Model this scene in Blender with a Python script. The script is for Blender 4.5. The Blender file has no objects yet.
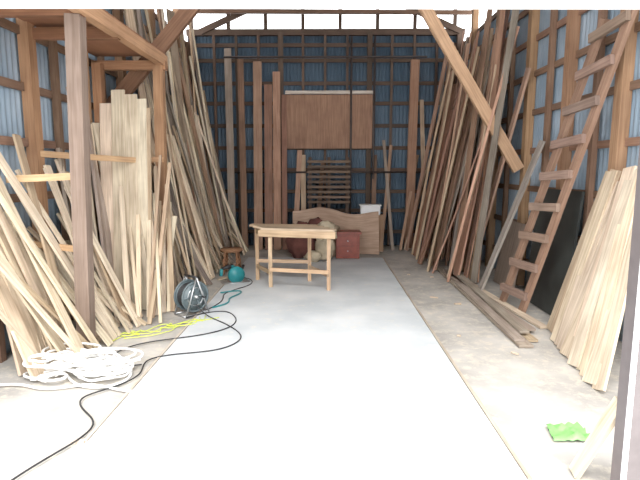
import bpy, math, random
from mathutils import Vector, Matrix, noise
random.seed(7)
S = bpy.context.scene
COL = S.collection

# ---------------------------------------------------------------- materials
def new_mat(name):
    m = bpy.data.materials.new(name); m.use_nodes = True
    nt = m.node_tree
    b = nt.nodes['Principled BSDF']
    return m, nt, b

def flat(name, c, rough=0.6, metal=0.0, var=0.12, scale=12.0):
    m, nt, b = new_mat(name)
    tc = nt.nodes.new('ShaderNodeTexCoord')
    n = nt.nodes.new('ShaderNodeTexNoise'); n.inputs['Scale'].default_value = scale; n.inputs['Detail'].default_value = 5
    r = nt.nodes.new('ShaderNodeValToRGB')
    r.color_ramp.elements[0].position = .3; r.color_ramp.elements[1].position = .7
    r.color_ramp.elements[0].color = (*[max(0, x*(1-var)) for x in c], 1)
    r.color_ramp.elements[1].color = (*[min(1, x*(1+var)) for x in c], 1)
    nt.links.new(tc.outputs['Object'], n.inputs['Vector'])
    nt.links.new(n.outputs['Fac'], r.inputs['Fac'])
    nt.links.new(r.outputs['Color'], b.inputs['Base Color'])
    b.inputs['Roughness'].default_value = rough; b.inputs['Metallic'].default_value = metal
    return m

def wood_mat():
    m, nt, b = new_mat('sawn_wood')
    uv = nt.nodes.new('ShaderNodeUVMap'); uv.uv_map = 'UVMap'
    mp = nt.nodes.new('ShaderNodeMapping'); mp.inputs['Scale'].default_value = (1.3, 26, 1)
    n = nt.nodes.new('ShaderNodeTexNoise'); n.inputs['Scale'].default_value = 1.6; n.inputs['Detail'].default_value = 6; n.inputs['Distortion'].default_value = .6
    r = nt.nodes.new('ShaderNodeValToRGB')
    r.color_ramp.elements[0].position = .32; r.color_ramp.elements[0].color = (.70, .66, .62, 1)
    r.color_ramp.elements[1].position = .62; r.color_ramp.elements[1].color = (1.0, 1.0, 1.0, 1)
    n2 = nt.nodes.new('ShaderNodeTexNoise'); n2.inputs['Scale'].default_value = 2.2; n2.inputs['Detail'].default_value = 3
    r2 = nt.nodes.new('ShaderNodeValToRGB')
    r2.color_ramp.elements[0].position = .35; r2.color_ramp.elements[0].color = (.72, .69, .68, 1)
    r2.color_ramp.elements[1].position = .6; r2.color_ramp.elements[1].color = (1.0, 1.0, 1.0, 1)
    at = nt.nodes.new('ShaderNodeVertexColor'); at.layer_name = 'Tint'
    m1 = nt.nodes.new('ShaderNodeMixRGB'); m1.blend_type = 'MULTIPLY'; m1.inputs['Fac'].default_value = 1
    m2 = nt.nodes.new('ShaderNodeMixRGB'); m2.blend_type = 'MULTIPLY'; m2.inputs['Fac'].default_value = .8
    L = nt.links.new
    L(uv.outputs['UV'], mp.inputs['Vector']); L(mp.outputs['Vector'], n.inputs['Vector']); L(uv.outputs['UV'], n2.inputs['Vector'])
    L(n.outputs['Fac'], r.inputs['Fac']); L(n2.outputs['Fac'], r2.inputs['Fac'])
    L(at.outputs['Color'], m1.inputs['Color1']); L(r.outputs['Color'], m1.inputs['Color2'])
    L(m1.outputs['Color'], m2.inputs['Color1']); L(r2.outputs['Color'], m2.inputs['Color2'])
    L(m2.outputs['Color'], b.inputs['Base Color'])
    bp = nt.nodes.new('ShaderNodeBump'); bp.inputs['Strength'].default_value = .15; bp.inputs['Distance'].default_value = .01
    L(n.outputs['Fac'], bp.inputs['Height']); L(bp.outputs['Normal'], b.inputs['Normal'])
    b.inputs['Roughness'].default_value = .75
    return m
WOOD = wood_mat()

def ground_mat(name, c1, c2, dust, dust_lo=.5, scale=1.2):
    m, nt, b = new_mat(name); L = nt.links.new
    tc = nt.nodes.new('ShaderNodeTexCoord')
    n = nt.nodes.new('ShaderNodeTexNoise'); n.inputs['Scale'].default_value = scale; n.inputs['Detail'].default_value = 8
    r = nt.nodes.new('ShaderNodeValToRGB'); r.color_ramp.elements[0].position = .35; r.color_ramp.elements[1].position = .68
    r.color_ramp.elements[0].color = (*c1, 1); r.color_ramp.elements[1].color = (*c2, 1)
    n2 = nt.nodes.new('ShaderNodeTexNoise'); n2.inputs['Scale'].default_value = 9; n2.inputs['Detail'].default_value = 10; n2.inputs['Roughness'].default_value = .75
    r2 = nt.nodes.new('ShaderNodeValToRGB'); r2.color_ramp.elements[0].position = dust_lo; r2.color_ramp.elements[1].position = dust_lo+.14
    mx = nt.nodes.new('ShaderNodeMixRGB'); mx.inputs['Color2'].default_value = (*dust, 1)
    mul = nt.nodes.new('ShaderNodeMath'); mul.operation = 'MULTIPLY'; mul.inputs[1].default_value = .6
    bp = nt.nodes.new('ShaderNodeBump'); bp.inputs['Strength'].default_value = .15; bp.inputs['Distance'].default_value = .01
    L(tc.outputs['Object'], n.inputs['Vector']); L(tc.outputs['Object'], n2.inputs['Vector'])
    L(n.outputs['Fac'], r.inputs['Fac']); L(n2.outputs['Fac'], r2.inputs['Fac'])
    L(r2.outputs['Color'], mul.inputs[0]); L(mul.outputs[0], mx.inputs['Fac']); L(r.outputs['Color'], mx.inputs['Color1'])
    L(mx.outputs['Color'], b.inputs['Base Color']); L(n2.outputs['Fac'], bp.inputs['Height']); L(bp.outputs['Normal'], b.inputs['Normal'])
    b.inputs['Roughness'].default_value = .85
    return m

def sheet_mat(name, c, c2):
    m, nt, b = new_mat(name); L = nt.links.new
    tc = nt.nodes.new('ShaderNodeTexCoord')
    n = nt.nodes.new('ShaderNodeTexNoise'); n.inputs['Scale'].default_value = 1.7; n.inputs['Detail'].default_value = 7
    r = nt.nodes.new('ShaderNodeValToRGB'); r.color_ramp.elements[0].position = .4; r.color_ramp.elements[1].position = .7
    r.color_ramp.elements[0].color = (*c, 1); r.color_ramp.elements[1].color = (*c2, 1)
    L(tc.outputs['Object'], n.inputs['Vector']); L(n.outputs['Fac'], r.inputs['Fac']); L(r.outputs['Color'], b.inputs['Base Color'])
    b.inputs['Roughness'].default_value = .5; b.inputs['Metallic'].default_value = .05
    return m

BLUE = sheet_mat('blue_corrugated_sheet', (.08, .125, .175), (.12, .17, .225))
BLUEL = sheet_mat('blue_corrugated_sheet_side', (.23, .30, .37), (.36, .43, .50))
ROOF = flat('roof_board', (.09, .06, .045), .8)
FLOORM = ground_mat('dusty_floor', (.30, .285, .265), (.50, .475, .44), (.62, .55, .44), .49, 1.6)
SLAB = ground_mat('concrete_slab', (.46, .49, .51), (.60, .62, .63), (.66, .62, .54), .54, 1.5)
GROUND = ground_mat('outside_concrete', (.62, .61, .6), (.74, .73, .72), (.78, .76, .72), .6)
WHITEP = flat('white_metal_and_lit_edge', (.85, .85, .86), .5, var=.03)  # white of the lintel, also used to paint the jamb's lit edge
GREYP = flat('grey_door_metal', (.13, .11, .11), .5, var=.1)
BLACK = flat('black_rubber', (.02, .02, .022), .5)
REELG = flat('reel_grey_plastic', (.10, .13, .14), .45)
STEEL = flat('steel', (.45, .46, .47), .35, .8)
TEAL = flat('teal_plastic', (.02, .22, .24), .4)
YEL = flat('yellow_green_cord', (.62, .72, .08), .5)
WHITEC = flat('white_cord', (.85, .84, .82), .6, var=.05)
CLOTH = flat('maroon_cloth', (.13, .045, .035), .9, var=.4, scale=6)
SACK = flat('beige_sack', (.50, .42, .30), .9, var=.25, scale=7)
REDBOX = flat('red_lacquer', (.24, .05, .03), .4, var=.2)
WHITEB = flat('white_box', (.8, .8, .8), .6, var=.04)
DARKP = flat('dark_panel', (.028, .032, .030), .5, var=.4, scale=3)
GREENP = flat('green_plastic', (.20, .50, .14), .5)
PIPE = flat('dark_pipe', (.06, .045, .04), .5, .3)

# ---------------------------------------------------------------- mesh builder
class MB:
    def __init__(s): s.v=[]; s.f=[]; s.uv=[]; s.c=[]; s.m=[]
    def face(s, idx, uvs, col, mi=0):
        s.f.append(idx); s.uv.append(uvs); s.c.append(col); s.m.append(mi)
    def beam(s, p0, p1, w, t, side=(0,1,0), col=(.5,.35,.2), mi=0, taper=1.0, bow=0.0, seg=1):
        """board from p0 to p1; w = width along 'side', t = thickness"""
        p0=Vector(p0); p1=Vector(p1); d=(p1-p0); L=d.length; d.normalize()
        sd=Vector(side); sd=(sd-d*sd.dot(d)); 
        if sd.length<1e-4: sd=Vector((1,0,0)); sd=(sd-d*sd.dot(d))
        sd.normalize(); n=d.cross(sd).normalized()
        if bow: seg=5
        base=len(s.v); rnd=random.uniform(0,50)
        for i in range(seg+1):
            k=i/seg; c=p0.lerp(p1,k)+n*bow*math.sin(math.pi*k); ww=w*(1+(taper-1)*k)/2
            for a,b_ in ((-1,-1),(1,-1),(1,1),(-1,1)):
                s.v.append(c+sd*ww*a+n*t/2*b_)
        for i in range(seg):
            o=base+4*i; u0=L*i/seg+rnd; u1=L*(i+1)/seg+rnd
            for j in range(4):
                k=(j+1)%4; wd=w if j%2==0 else t; vo=rnd+j*.37
                s.face((o+j,o+k,o+4+k,o+4+j),((u0,vo),(u0,vo+wd),(u1,vo+wd),(u1,vo)),col,mi)
        s.face((base+3,base+2,base+1,base),((rnd,rnd),(rnd+t,rnd),(rnd+t,rnd+.05),(rnd,rnd+.05)),tuple(x*.9 for x in col),mi)
        o=base+4*seg
        s.face((o,o+1,o+2,o+3),((rnd,rnd),(rnd+t,rnd),(rnd+t,rnd+.05),(rnd,rnd+.05)),tuple(x*.9 for x in col),mi)
    def cyl(s, p0, p1, r0, r1=None, n=16, col=(.5,.5,.5), mi=0):
        r1=r0 if r1 is None else r1
        p0=Vector(p0); p1=Vector(p1); d=(p1-p0).normalized()
        a=Vector((0,0,1)) if abs(d.z)<.9 else Vector((1,0,0)); x=d.cross(a).normalized(); y=d.cross(x)
        b=len(s.v)
        for p,r in ((p0,r0),(p1,r1)):
            for i in range(n):
                t=2*math.pi*i/n; s.v.append(p+(x*math.cos(t)+y*math.sin(t))*r)
        for i in range(n):
            k=(i+1)%n; s.face((b+i,b+k,b+n+k,b+n+i),((0,i/n),(0,(i+1)/n),(1,(i+1)/n),(1,i/n)),col,mi)
        s.face(tuple(b+n-1-i for i in range(n)),tuple((0,i/n) for i in range(n)),col,mi)
        s.face(tuple(b+n+i for i in range(n)),tuple((0,i/n) for i in range(n)),col,mi)
    def ring(s, c, axis, R, r, n=28, m=8, col=(.5,.5,.5), mi=0):
        c=Vector(c); d=Vector(axis).normalized()
        a=Vector((0,0,1)) if abs(d.z)<.9 else Vector((1,0,0)); x=d.cross(a).normalized(); y=d.cross(x); b=len(s.v)
        for i in range(n):
            t=2*math.pi*i/n; q=x*math.cos(t)+y*math.sin(t)
            for j in range(m):
                u=2*math.pi*j/m; s.v.append(c+q*(R+r*math.cos(u))+d*r*math.sin(u))
        for i in range(n):
            for j in range(m):
                i2=(i+1)%n; j2=(j+1)%m
                s.face((b+i*m+j,b+i2*m+j,b+i2*m+j2,b+i*m+j2),((0,0),(1,0),(1,1),(0,1)),col,mi)
    def blob(s, c, size, col=(.5,.5,.5), mi=0, amp=.15, n=20, m=12, seed=0, power=1.0):
        b=len(s.v); c=Vector(c)
        for j in range(m+1):
            ph=math.pi*j/m
            for i in range(n):
                th=2*math.pi*i/n
                q=Vector((math.sin(ph)*math.cos(th),math.sin(ph)*math.sin(th),math.cos(ph)))
                k=1+amp*noise.noise(q*2.3+Vector((seed*7.1,seed*3.3,0)))+amp*.5*noise.noise(q*6+Vector((seed,0,0)))
                q2=Vector([math.copysign(abs(z)**power,z) for z in q])*k
                s.v.append(c+Vector((q2.x*size[0],q2.y*size[1],max(-1,q2.z)*size[2])))
        for j in range(m):
            for i in range(n):
                k=(i+1)%n
                s.face((b+j*n+i,b+(j+1)*n+i,b+(j+1)*n+k,b+j*n+k),((0,0),(0,1),(1,1),(1,0)),col,mi)
    def box(s, lo, hi, col=(.5,.5,.5), mi=0):
        lo=Vector(lo); hi=Vector(hi); c=(lo+hi)/2
        s.beam((c.x,c.y,lo.z),(c.x,c.y,hi.z),hi.y-lo.y,hi.x-lo.x,(0,1,0),col,mi)
    def obj(s, name, mats, smooth=False, bevel=0, parent=None):
        me=bpy.data.meshes.new(name); me.from_pydata([tuple(v) for v in s.v],[],s.f)
        me.uv_layers.new(name='UVMap'); me.color_attributes.new('Tint','FLOAT_COLOR','CORNER')
        uvf=[]; cf=[]
        for uvs,c in zip(s.uv,s.c):
            for q in uvs: uvf.extend(q); cf.extend((c[0],c[1],c[2],1.0))
        me.uv_layers['UVMap'].data.foreach_set('uv',uvf)
        me.color_attributes['Tint'].data.foreach_set('color',cf)
        for p,mi in zip(me.polygons,s.m):
            p.material_index=mi; p.use_smooth=smooth
        for m in (mats if isinstance(mats,(list,tuple)) else [mats]): me.materials.append(m)
        o=bpy.data.objects.new(name,me); COL.objects.link(o)
        if bevel:
            b=o.modifiers.new('bev','BEVEL'); b.width=bevel; b.segments=2; b.limit_method='ANGLE'
        if parent: o.parent=parent
        return o

def tone(c, v=.15, hue=.05):
    k=1+random.uniform(-v,v)
    return tuple(min(.92,q) for q in (c[0]*k*(1+random.uniform(-hue,hue)), c[1]*k, c[2]*k*(1+random.uniform(-hue,hue))))
PALE=(.76,.64,.48); TAN=(.54,.41,.28); GREYW=(.36,.30,.25); RED=(.31,.16,.105); RED2=(.45,.27,.185); BROWN=(.24,.14,.09); DARKW=(.11,.068,.046); ORANGE=(.43,.25,.14)

# ---------------------------------------------------------------- shell
W=2.8; D=10.6; H=5.0; WT=4.34; WS=4.1
def quad_obj(name, lo, hi, mat):
    b=MB(); b.box(lo,hi); return b.obj(name,mat)
quad_obj('ground',(-14,-9,-.12),(14,2.3,-.0),GROUND)
quad_obj('floor',(-W-.15,2.3,-.12),(W+.15,D+.15,0),FLOORM)
def corr(name, p0, p1, z0, z1, mat, amp=.011, pitch=.076, nrm=(0,1,0)):
    p0=Vector(p0); p1=Vector(p1); L=(p1-p0).length; n=int(L/pitch*6); b=MB(); nv=Vector(nrm)
    for i in range(n+1):
        q=p0.lerp(p1,i/n)+nv*amp*math.sin(2*math.pi*L*i/n/pitch)
        for z in (z0,z1): b.v.append(Vector((q.x,q.y,z)))
    for i in range(n): b.face((2*i,2*i+2,2*i+3,2*i+1),((0,0),(1,0),(1,1),(0,1)),(.5,.5,.5))
    o=b.obj(name,mat,smooth=True); 
    sm=o.modifiers.new('thick','SOLIDIFY'); sm.thickness=.004
    return o
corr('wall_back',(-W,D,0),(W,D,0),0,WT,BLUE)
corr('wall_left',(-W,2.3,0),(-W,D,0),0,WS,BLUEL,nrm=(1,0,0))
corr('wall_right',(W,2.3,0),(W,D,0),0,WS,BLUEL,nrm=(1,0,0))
quad_obj('ceiling',(-W-.4,2.2,H),(W+.4,D+.4,H+.08),ROOF)

# slab strip
b=MB(); b.box((-1.4,-3,-.02),(1.05,9.0,.012)); b.obj('concrete_slab',SLAB)
b=MB()
b.beam((1.065,2.4,.010),(1.065,9.0,.010),.022,.02,(1,0,0),(.48,.42,.34))
b.beam((-1.415,2.75,.010),(-1.415,7.6,.010),.020,.018,(1,0,0),(.58,.52,.44))
b.beam((-2.7,2.75,.008),(-1.42,2.75,.008),.025,.016,(0,1,0),(.60,.52,.42))
b.obj('trim_1',WOOD)

# wall framing
def frame_side(name, sx):
    b=MB(); x=sx*(W-.07)
    for i,y in enumerate([2.7,3.35,4.0,4.75,5.2,5.8,6.3,6.9,7.6,8.2,8.9,9.6,10.3]):
        big=i in (1,3,5,7,9,11)
        b.beam((x,y,0),(x,y,H if big else WS),.12 if big else .07,.1 if big else .06,(0,1,0),tone(ORANGE if big else BROWN,.2))
    for z in (.35,.85,1.35,1.85,2.35,2.85,3.3,3.75,4.08):
        b.beam((sx*(W-.035),2.3,z),(sx*(W-.035),D-.02,z),.075,.03,(0,0,1),tone(BROWN,.2))
    return b.obj(name,WOOD)
frame_side('trim_2',-1); frame_side('trim_3',1)
b=MB(); y=D-.07
for i in range(13):
    x=-2.7+i*.45; big=i%4==0
    b.beam((x,y,0),(x,y,WT),.10 if big else .05,.09 if big else .05,(1,0,0),tone(DARKW,.3))
for z in (.3,.75,1.15,1.6,2.05,2.5,2.95,3.35,3.8,4.1):
    b.beam((-W+.05,D-.03,z),(W-.05,D-.03,z),.075,.025,(0,0,1),tone(DARKW,.3))
b.beam((-W,D-.05,WT),(W,D-.05,WT),.12,.1,(0,0,1),DARKW)
for x in (-2.7,-1.95,-1.2,-.45,.3,1.05,1.8,2.6):
    b.beam((x,D-.05,WT),(x,D-.05,H),.07,.06,(1,0,0),DARKW)
b.beam((-2.5,D-.12,WT),(-1.1,D-.12,H-.05),.11,.06,(1,0,0),DARKW)
b.beam((2.7,D-.12,WT),(1.3,D-.12,H-.05),.11,.06,(1,0,0),DARKW)
b.beam((-W,D-.5,4.62),(W,D-.5,4.58),.07,.08,(0,0,1),BROWN)
b.obj('trim_4',WOOD)

# roof timbers
b=MB()
for yy in (4.6,6.9,9.0):
    b.beam((-W,yy,4.62),(W,yy,4.62),.18,.12,(0,0,1),tone(BROWN))
for xx in (-2.0,-1,0,1,2.0):
    b.beam((xx,2.3,H-.06),(xx,D,H-.06),.1,.08,(1,0,0),DARKW)
b.obj('tie_beams',WOOD)
b=MB(); b.beam((2.62,6.86,1.6),(.73,6.86,4.57),.15,.07,(1,0,1),(.56,.35,.21)); b.obj('diagonal_brace',WOOD)
b=MB(); b.beam((-2.64,6.2,2.3),(-.95,6.2,4.2),.17,.07,(1,0,-1),(.22,.11,.06)); b.obj('diagonal_brace',WOOD)

# door frame
b=MB(); b.box((1.415,2.2,0),(1.58,2.3,2.26)); b.box((1.41,2.195,0),(1.425,2.215,2.26),mi=1); b.obj('door_jamb',[GREYP,WHITEP])  # thin white strip puts the light on the jamb's left edge into colour
b=MB(); b.beam((-2.9,2.2,2.365),(2.9,2.2,2.34),.14,.12,(0,0,1)); b.obj('door_lintel',WHITEP)
b=MB(); b.box((-2.97,2.15,0),(-2.83,2.3,2.3)); b.obj('door_jamb',GREYP)

# ---------------------------------------------------------------- storage loft (left)
b=MB()
b.beam((-2.12,4.25,0),(-1.96,4.1,2.8),.12,.11,(1,0,0),(.26,.19,.15))
b.beam((-1.98,6.0,0),(-1.93,6.0,2.8),.11,.1,(1,0,0),(.38,.21,.11))
b.beam((-2.6,5.9,0),(-2.6,5.9,2.8),.10,.1,(1,0,0),(.40,.21,.11))
b.beam((-1.9,3.4,2.86),(-1.9,6.1,2.86),.12,.09,(0,0,1),(.54,.31,.17))
b.beam((-2.7,6.02,2.80),(-1.85,6.02,2.80),.10,.09,(0,0,1),(.44,.23,.12))
b.beam((-2.7,4.8,2.84),(-1.9,4.8,2.84),.10,.07,(0,0,1),(.28,.13,.065))
b.beam((-2.7,4.1,2.84),(-1.9,4.1,2.84),.10,.07,(0,0,1),(.28,.13,.065))
b.box((-2.7,3.4,2.92),(-1.88,6.1,2.95),(.36,.17,.09))
b.beam((-2.65,5.95,1.72),(-1.9,5.95,1.72),.06,.04,(0,0,1),(.56,.33,.18))
b.beam((-2.65,5.95,1.15),(-1.9,5.95,1.15),.06,.04,(0,0,1),(.56,.33,.18))
b.beam((-2.7,4.25,1.52),(-2.02,4.25,1.55),.06,.04,(0,0,1),(.70,.48,.27))
b.beam((-2.7,4.4,.95),(-2.05,4.3,.9),.05,.04,(0,0,1),(.62,.40,.22))
b.beam((-2.7,4.75,1.75),(-2.05,6.0,1.7),.06,.04,(0,0,1),(.62,.40,.22))
b.obj('storage_loft',WOOD)

# ---------------------------------------------------------------- lumber
def pile(name, n, yr, bx, tx, zr, wr, cols, tr=(.018,.035), dy=.4, v=.18, bow=.03, side=(0,1,0)):
    b=MB()
    for i in range(n):
        k=(i+.5)/n; y=yr[0]+(yr[1]-yr[0])*k+random.uniform(-.12,.12)
        z=random.uniform(*zr); w=random.uniform(*wr); t=random.uniform(*tr)
        p0=(random.uniform(*bx),y,.012); p1=(random.uniform(*tx),min(y+random.uniform(-dy,dy),D-.15),z)
        sd=Vector(side)+Vector((random.uniform(-.5,.5),0,0))
        b.beam(p0,p1,w,t,sd,tone(random.choice(cols),v),bow=random.uniform(-bow,bow))
    return b.obj(name,WOOD)
pile('lumber_stack',64,(6.5,10.2),(-2.25,-1.75),(-2.62,-2.35),(3.0,4.3),(.05,.17),[TAN,GREYW,PALE,TAN,GREYW,RED2],v=.3,dy=.6)
pile('lumber_stack',50,(6.5,9.9),(-1.95,-1.5),(-2.45,-2.2),(.8,2.8),(.05,.14),[TAN,PALE,GREYW,TAN,PALE],v=.3,dy=.5)
pile('lumber_stack',52,(6.9,10.3),(1.75,2.2),(2.4,2.64),(3.0,4.15),(.06,.18),[RED,RED2,RED2,RED2,GREYW,TAN],v=.3,dy=.6)
pile('lumber_stack',20,(7.6,10.2),(1.6,1.85),(2.25,2.45),(2.2,3.8),(.06,.15),[RED,RED2,RED2,TAN],v=.25,dy=.3)
# back wall boards
b=MB()
for x0,x1,z,w,c in ((-1.33,-1.36,3.75,.17,RED2),(-1.12,-1.15,3.3,.16,RED),(-.95,-.98,3.55,.15,RED2),(-.8,-.83,3.1,.10,RED),(-1.6,-1.7,3.8,.12,BROWN),(-1.85,-1.95,4.0,.14,GREYW)):
    b.beam((x0,9.9,.01),(x1,10.4,z),w,.03,(1,0,0),tone(c,.1))
for x0,x1,z,w,c in ((-.6,-.52,2.0,.10,RED2),(-.42,-.45,1.9,.10,TAN),(-.18,-.05,1.75,.08,BROWN),(1.12,1.35,2.1,.06,RED2),(1.35,1.2,2.2,.06,GREYW),(.95,1.02,1.9,.09,BROWN),(2.0,1.95,3.0,.08,TAN),(1.5,1.9,1.9,.05,RED2)):
    b.beam((x0,9.85,.01),(x1,10.42,z),w,.025,(1,0,0),tone(c,.1))
b.obj('leaning_boards',WOOD)
b=MB(); b.beam((1.72,10.2,0),(1.78,10.3,3.75),.17,.09,(1,0,0),(.38,.21,.13)); b.obj('timber_post',WOOD)
# plywood on back wall
b=MB(); b.box((-.78,10.36,2.03),(.96,10.39,3.1),(.34,.19,.12)); b.beam((-.8,10.34,3.14),(.98,10.34,3.14),.06,.05,(0,0,1),(.62,.55,.48)); b.obj('plywood_panel',WOOD)
b=MB()
for x in (.52,.98): b.cyl((x,10.28,0),(x,10.28,4.2),.022,n=10)
b.cyl((-2,10.24,1.55),(2,10.24,1.55),.02,n=10); b.cyl((-2,10.24,3.8),(2,10.24,3.8),.02,n=10)
b.obj('pipe_rail',PIPE,True)
# slatted rack
b=MB()
for i in range(9): b.beam((-.35,10.05,.96+i*.1),(.5,10.05,.96+i*.1),.05,.12,(0,0,1),tone((.17,.11,.075),.3))
for x in (-.3,.08,.45): b.beam((x,10.12,0),(x,10.12,1.85),.06,.05,(1,0,0),DARKW)
b.obj('slatted_rack',WOOD)

# left: wide pale boards within loft
b=MB()
for i,(x,w,z,c) in enumerate(((-2.50,.15,2.35,PALE),(-2.36,.15,2.5,PALE),(-2.22,.15,2.45,PALE),(-2.10,.12,2.4,PALE),(-2.03,.06,2.3,TAN))):
    b.beam((x+.03,5.55,.01),(x,5.85,z),w,.025,(1,0,0),tone(c,.1))
b.obj('pale_boards',WOOD)
b=MB()
for i in range(22):
    x=random.uniform(-2.15,-1.72); y=random.uniform(5.0,5.7)
    b.beam((x,y,.01),(x-random.uniform(-.1,.4),5.85,random.uniform(1.0,1.9)),random.uniform(.025,.06),.02,(1,0,0),tone(random.choice([PALE,PALE,TAN]),.15))
b.obj('batten_bundle',WOOD)
b=MB()
for i in range(34):
    y=random.uniform(3.8,5.3); x=random.uniform(-2.3,-1.85)
    b.beam((x,y,.01),(-2.66,y+random.uniform(-.5,.25),random.uniform(.7,1.9)),random.uniform(.03,.10),.022,(0,1,0),tone(random.choice([PALE,PALE,PALE,TAN]),.15))
for i in range(10):
    y=random.uniform(3.6,4.3); x=random.uniform(-2.4,-2.2)
    b.beam((x,y,.01),(-2.68,y+random.uniform(-.1,.3),random.uniform(.8,1.3)),random.uniform(.09,.15),.022,(0,1,0),tone(PALE,.1))
b.obj('batten_bundle',WOOD)
# behind: upper-left boards leaning at wall between posts
pile('lumber_stack',12,(5.0,6.6),(-2.45,-2.35),(-2.66,-2.6),(1.6,2.6),(.07,.12),[TAN,GREYW,PALE],v=.2,dy=.2)

# right: floor boards
b=MB()
for i,(x0,y0,x1,y1,w,z,c) in enumerate(((1.82,4.35,1.86,8.0,.13,.02,GREYW),(1.93,4.5,1.92,7.8,.12,.02,TAN),(1.80,4.45,1.88,7.6,.10,.045,GREYW),(2.02,4.75,1.9,7.7,.10,.045,GREYW),(1.90,4.6,1.98,7.2,.09,.07,GREYW),(2.22,4.9,1.98,7.4,.09,.02,PALE))):
    b.beam((x0,y0,z),(x1,y1,z),w,.022,(1,0,0),tone(c,.1))
b.obj('floor_boards',WOOD)
b=MB(); b.beam((2.06,6.5,.01),(2.64,6.2,1.95),.13,.03,(0,1,0),(.38,.34,.30)); b.obj('leaning_plank',WOOD)
b=MB(); b.beam((2.15,7.3,.01),(2.62,6.7,2.9),.12,.03,(0,1,0),(.44,.28,.20)); b.obj('leaning_plank',WOOD)
# ladder
b=MB(); A0=Vector((2.15,5.92,.0)); A1=Vector((2.62,4.95,3.0)); B0=Vector((2.22,5.50,.0)); B1=Vector((2.64,4.50,3.05))
lc=(.36,.22,.15)
b.beam(A0,A1,.10,.045,(0,1,.3),lc); b.beam(B0,B1,.10,.045,(0,1,.3),lc)
for i in range(9):
    k=.07+i*.11; p=A0.lerp(A1,k); q=B0.lerp(B1,k); e=(q-p)*.12
    off=Vector((-.045,0,0))
    b.beam(p-e+off,q+e+off,.085,.045,(0,0,1),tone((.32,.22,.17),.1))
b.obj('wooden_ladder',WOOD)
# dark panel
b=MB(); b.beam((2.50,5.62,.01),(2.63,5.62,1.38),1.0,.03,(0,1,0),mi=0); b.obj('dark_panel',DARKP)
b=MB(); b.beam((2.45,6.75,.01),(2.6,6.75,.9),.7,.03,(0,1,0),(.26,.20,.16)); b.obj('wood_panel',WOOD)
# near-right pale planks
b=MB()
for i in range(13):
    k=i/12; y=4.85-k*1.38
    b.beam((2.24-.27*k+random.uniform(-.03,.03),y,.012),(2.62-.004*i,y-.15+.65*k+random.uniform(-.08,.1),random.uniform(1.3,1.65)),random.uniform(.12,.17),.022,(0,1,0),tone(PALE if i>2 else TAN,.12))
b.obj('pale_planks',WOOD)
b=MB()
b.beam((1.32,2.46,.01),(1.47,2.36,.46),.08,.025,(0,1,0),PALE)
b.obj('offcut_planks',WOOD)

# ---------------------------------------------------------------- work table
b=MB(); c=(.60,.43,.28)
FL=Vector((-.74,6.68,0)); FR=Vector((.05,6.50,0)); BR=Vector((-.22,7.05,0)); BL=Vector((-.98,7.14,0)); z=.80
for p in (FL,FR,BR,BL):
    b.beam(p,p+Vector((0,0,z)),.05,.045,(1,0,0),tone(c,.08))
for p,q,zz,h in ((FL,FR,.26,.05),(BL,BR,.30,.05),(FL,BL,.22,.05),(FR,BR,.22,.05),(BL,BR,.74,.08),(FL,BL,.74,.08),(FR,BR,.74,.08)):
    o=Vector((0,-.03,zz)) ; b.beam(p+o,q+o,h,.025,(0,0,1),tone(c,.1))
e=(FR-FL).normalized()
b.beam(FL-e*.16+Vector((0,-.035,.755)),FR+e*.09+Vector((0,-.035,.755)),.09,.03,(0,0,1),(.64,.46,.29))
for i in range(4):
    k=i/3*.9+.05; l=FL.lerp(BL,k); r=FR.lerp(BR,k); e=(r-l).normalized()*.10
    b.beam(l-e+Vector((0,0,z+.014)),r+e+Vector((0,0,z+.014)),.145,.026,(0,1,0),tone((.68,.52,.36),.06))
b.obj('work_table',WOOD)

# stool with turned legs
b=MB(); cx,cy=-1.44,7.6
b.cyl((cx,cy,.36),(cx,cy,.40),.17,n=24,col=(.35,.18,.09))
for a in (45,135,225,315):
    dx=math.cos(math.radians(a)); dy=math.sin(math.radians(a)); P=lambda r,z:(cx+dx*r,cy+dy*r,z)
    zs=[(0.012,.016),(.08,.022),(.12,.014),(.2,.026),(.27,.016),(.36,.022)]
    for (z0,r0),(z1,r1) in zip(zs,zs[1:]): b.cyl(P(.16-.1*z0,z0),P(.16-.1*z1,z1),r0,r1,10,(.33,.16,.08))
for a in (0,90,180,270):
    a1=math.radians(a+45); a2=math.radians(a-45); r=.145
    b.cyl((cx+math.cos(a1)*r,cy+math.sin(a1)*r,.12),(cx+math.cos(a2)*r,cy+math.sin(a2)*r,.12),.010,n=8,col=(.3,.15,.08))
b.obj('wooden_stool',WOOD,True)
# circular saw on floor
def circ_saw(cx,cy,z0=.0,rot=0):
    b=MB()
    b.box((-.15,-.08,0),(.15,.07,.008),mi=0)
    b.cyl((0,-.03,.075),(0,-.025,.075),.085,n=28,mi=0)
    b.cyl((0,-.06,.09),(0,-.012,.09),.095,n=24,mi=1)
    b.cyl((0,-.01,.09),(0,.12,.09),.05,.042,18,mi=1)
    b.cyl((0,.12,.09),(0,.15,.09),.044,.03,18,mi=2)
    b.beam((-.03,.02,.13),(-.02,.02,.19),.05,.035,(0,1,0),mi=1)
    b.cyl((-.02,.02,.19),(-.15,.02,.16),.02,n=12,mi=2); b.cyl((-.15,.02,.16),(-.16,.02,.08),.02,n=12,mi=1)
    b.cyl((.07,-.02,.13),(.12,.06,.17),.016,n=12,mi=2)
    o=b.obj('circular_saw',[STEEL,TEAL,BLACK],True,parent=None); o.location=(cx,cy,z0); o.rotation_euler=(0,0,rot); o.scale=(1.25,1.25,1.25)
    return o
circ_saw(-1.28,6.98,.013,.5)
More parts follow.
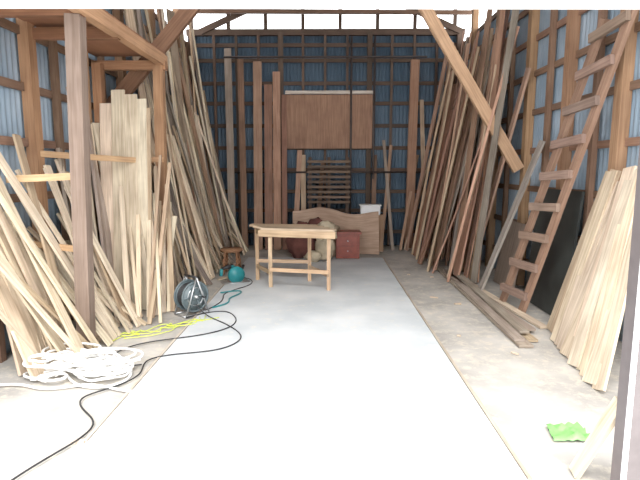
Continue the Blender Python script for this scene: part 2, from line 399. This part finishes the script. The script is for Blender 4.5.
# cable reel
def reel():
    b=MB(); c=Vector((-1.49,5.42,.21)); ax=Vector((.75,-.65,0)).normalized(); s=Vector((.65,.75,0)).normalized()
    for sgn in (-1,1):
        q=c+ax*.075*sgn
        b.ring(q,ax,.165,.012,mi=0); b.cyl(q-ax*.003,q+ax*.003,.160,n=32,mi=0)
        b.ring(q+ax*.006*sgn,ax,.10,.006,mi=2)
        for i in range(6):
            t=math.pi*i/6*2; d=s*math.cos(t)+Vector((0,0,1))*math.sin(t)
            b.beam(q+ax*.008*sgn+d*.04,q+ax*.008*sgn+d*.16,.018,.008,ax.cross(d),mi=0)
    b.cyl(c-ax*.075,c+ax*.075,.07,n=24,mi=0); b.cyl(c-ax*.12,c+ax*.12,.018,n=12,mi=2)
    for i in range(8):
        for R in (.085,.102,.119,.134): b.ring(c+ax*(-.062+i*.0178),ax,R,.0085,n=24,m=6,mi=1)
    for sgn in (-1,1):
        q=c+ax*.11*sgn
        f1=q+s*.15; f1.z=.012; f2=q-s*.15; f2.z=.012; top=q+Vector((0,0,.22))
        b.cyl(f1,top,.009,n=10,mi=2); b.cyl(f2,top,.009,n=10,mi=2); b.cyl(f1,f2,.009,n=10,mi=2)
    for k in (1,-1):
        a=c+ax*.11+s*.15*k; d=c-ax*.11+s*.15*k; a.z=d.z=.012; b.cyl(a,d,.009,n=10,mi=2)
    b.cyl(c+ax*.11+Vector((0,0,.22)),c-ax*.11+Vector((0,0,.22)),.013,n=12,mi=1)
    b.cyl(c+ax*.12+s*.06,c+ax*.17+s*.06,.012,n=10,mi=1)
    b.obj('cable_reel',[REELG,BLACK,STEEL],True)
reel()

# ---------------------------------------------------------------- cords
def cord(name, chains, r, mat):
    cu=bpy.data.curves.new(name,'CURVE'); cu.dimensions='3D'; cu.bevel_depth=r; cu.bevel_resolution=3; cu.resolution_u=8
    for pts in chains:
        sp=cu.splines.new('NURBS'); sp.points.add(len(pts)-1); sp.order_u=4; sp.use_endpoint_u=True
        for i,p in enumerate(pts): sp.points[i].co=(p[0],p[1],(p[2] if len(p)>2 else .014)+r,1)
    cu.materials.append(mat); o=bpy.data.objects.new(name,cu); COL.objects.link(o); return o
cord('extension_cord',[
 [(-1.42,5.35,.12),(-1.33,5.3),(-1.1,5.1),(-.8,4.7),(-.78,4.45),(-.95,4.2),(-1.3,4.15),(-1.55,4.0),(-1.4,3.7),(-1.55,3.45),(-1.75,3.3),(-1.6,3.1),(-1.42,2.95),(-1.45,2.7),(-1.6,2.45),(-1.7,2.0)],
 [(-1.5,5.2),(-1.2,5.6),(-.95,5.3),(-.9,4.9),(-1.2,4.6),(-1.7,4.45),(-1.9,4.1),(-1.7,3.8),(-1.5,3.9)],
 [(-1.3,7.1,.05),(-1.15,7.25),(-1.0,7.0),(-1.05,6.7),(-1.2,6.5),(-1.35,6.2),(-1.2,5.9),(-1.35,5.5)]],.006,BLACK)
cord('blue_cord',[[(-1.35,6.3),(-1.1,6.5),(-1.05,6.25),(-1.25,6.0),(-1.1,5.8),(-1.3,5.6)]],.009,TEAL)
ch=[]
for k in range(4):
    pts=[]; 
    for i in range(14): pts.append((-2.0+i*.06+random.uniform(-.15,.15),4.55+random.uniform(-.18,.18)+i*.05))
    ch.append(pts)
cord('yellow_cord',ch,.004,YEL)
ch=[]
for k in range(26):
    cx=-1.95+random.uniform(-.25,.25); cy=3.74+random.uniform(-.16,.16); R=random.uniform(.08,.24); z=.01+k*.0055; ph=random.uniform(0,6)
    ch.append([(cx+R*math.cos(ph+t*.5)*(1+.15*random.random()),cy+R*.7*math.sin(ph+t*.5)*(1+.15*random.random()),z+random.uniform(0,.02)) for t in range(18)])
ch.append([(-2.0,3.7,.05),(-2.2,3.5),(-2.3,3.65),(-2.1,3.85),(-1.9,3.5),(-1.6,3.4),(-1.45,3.6),(-1.55,3.8)])
ch.append([(-2.5,3.45),(-2.3,3.55),(-2.1,3.4),(-1.9,3.45),(-1.7,3.55),(-1.4,3.35),(-1.2,3.4)])
cord('white_rope',ch,.009,WHITEC)

# ---------------------------------------------------------------- clutter at the back
b=MB()  # curved plywood leaning sheet
n=14
for i in range(n+1):
    k=i/n; x=-.62+k*1.65; yb=9.35+.12*math.sin(k*math.pi); top=.86-.10*k-.05*math.cos(k*9)
    for yy,z in ((yb,.01),(yb+.25,top),(yb+.28,top),(yb+.03,.01)): b.v.append(Vector((x,yy,z)))
for i in range(n):
    for j in range(4):
        k=(j+1)%4; o=4*i
        b.face((o+j,o+4+j,o+4+k,o+k),((i*.1,j),(i*.1+.1,j),(i*.1+.1,j+.6),(i*.1,j+.6)),(.52,.36,.26))
b.face((0,1,2,3),((0,0),(1,0),(1,1),(0,1)),(.5,.35,.2)); o=4*n; b.face((o+3,o+2,o+1,o),((0,0),(1,0),(1,1),(0,1)),(.5,.35,.2))
b.obj('curved_plywood_sheet',WOOD)
b=MB()
b.box((.20,8.85,.02),(.62,9.2,.46),mi=0); b.box((.17,8.82,.46),(.65,9.23,.50),mi=0)
b.box((.24,8.835,.08),(.58,8.85,.24),mi=0); b.box((.24,8.835,.27),(.58,8.85,.42),mi=0); b.cyl((.41,8.82,.16),(.41,8.835,.16),.012,n=10,mi=2); b.cyl((.41,8.82,.34),(.41,8.835,.34),.012,n=10,mi=2)
b.obj('red_cabinet',[REDBOX,CLOTH,STEEL],bevel=.006)
b=MB(); b.blob((-.42,9.0,.32),(.26,.2,.32),amp=.35,seed=1,power=.8); b.blob((-.16,9.1,.42),(.22,.14,.28),amp=.35,seed=2,power=.8); b.obj('maroon_blanket',CLOTH,True)
b=MB(); b.blob((.0,8.72,.22),(.17,.15,.2),amp=.3,seed=3,power=.8); b.blob((.02,8.78,.50),(.19,.16,.18),amp=.4,seed=4,power=.8); b.blob((-.2,8.6,.10),(.15,.12,.10),amp=.3,seed=5); b.obj('burlap_sack',SACK,True)
b=MB()
b.box((.62,9.75,0),(1.15,10.0,.72),(.4,.25,.15)); b.obj('wooden_crate',WOOD)
b=MB(); b.box((.70,9.74,.722),(1.08,9.98,.90)); b.box((.68,9.72,.90),(1.10,10.0,.925)); b.obj('white_box',WHITEB,bevel=.005)
# wood blocks & green scrap
b=MB()
for i in range(34):
    x=random.uniform(-1.85,-1.48); y=random.uniform(5.6,8.2); a=random.uniform(0,3.1); l=random.uniform(.06,.2)
    b.beam((x,y,.014),(x+math.cos(a)*l,y+math.sin(a)*l,.014),random.uniform(.02,.06),.02,(-math.sin(a),math.cos(a),0),tone(PALE,.1))
for i in range(14):
    x=random.uniform(1.3,2.3); y=random.uniform(3.0,8.2); a=random.uniform(0,3.1); l=random.uniform(.03,.1)
    b.beam((x,y,.012),(x+math.cos(a)*l,y+math.sin(a)*l,.012),random.uniform(.01,.03),.012,(-math.sin(a),math.cos(a),0),tone(PALE,.1))
b.obj('wood_offcuts',WOOD)
b=MB(); N=8
for i in range(N+1):
    for j in range(N+1):
        x=i/N-.5; y=j/N-.5; z=.015+.07*abs(noise.noise(Vector((x*4,y*4,3))))
        b.v.append(Vector((1.48+x*.22+y*.03,2.86+y*.18,z)))
for i in range(N):
    for j in range(N):
        o=i*(N+1)+j; b.face((o,o+N+1,o+N+2,o+1),((0,0),(1,0),(1,1),(0,1)),(.4,.7,.3))
b.obj('green_plastic_sheet',GREENP,True)

# ---------------------------------------------------------------- light
w=bpy.data.worlds.new('World'); S.world=w; w.use_nodes=True
bg=w.node_tree.nodes['Background']; bg.inputs['Color'].default_value=(.97,.985,1,1); bg.inputs['Strength'].default_value=4.2
sl=bpy.data.lights.new('sun','SUN'); sl.energy=7.5; sl.angle=math.radians(50); sl.color=(1,.98,.95)
so=bpy.data.objects.new('sun',sl); COL.objects.link(so); so.rotation_euler=(math.radians(28),0,0)  # light comes from behind the camera, high
S.view_settings.view_transform='Standard'; S.view_settings.look='None'; S.view_settings.gamma=1.05

cam=bpy.data.cameras.new('camera'); co=bpy.data.objects.new('camera',cam); COL.objects.link(co)
cam.sensor_width=36; cam.lens=28.1; co.location=(0,0,1.6); co.rotation_euler=(math.radians(82),0,math.radians(.57)); cam.clip_start=.05
S.camera=co
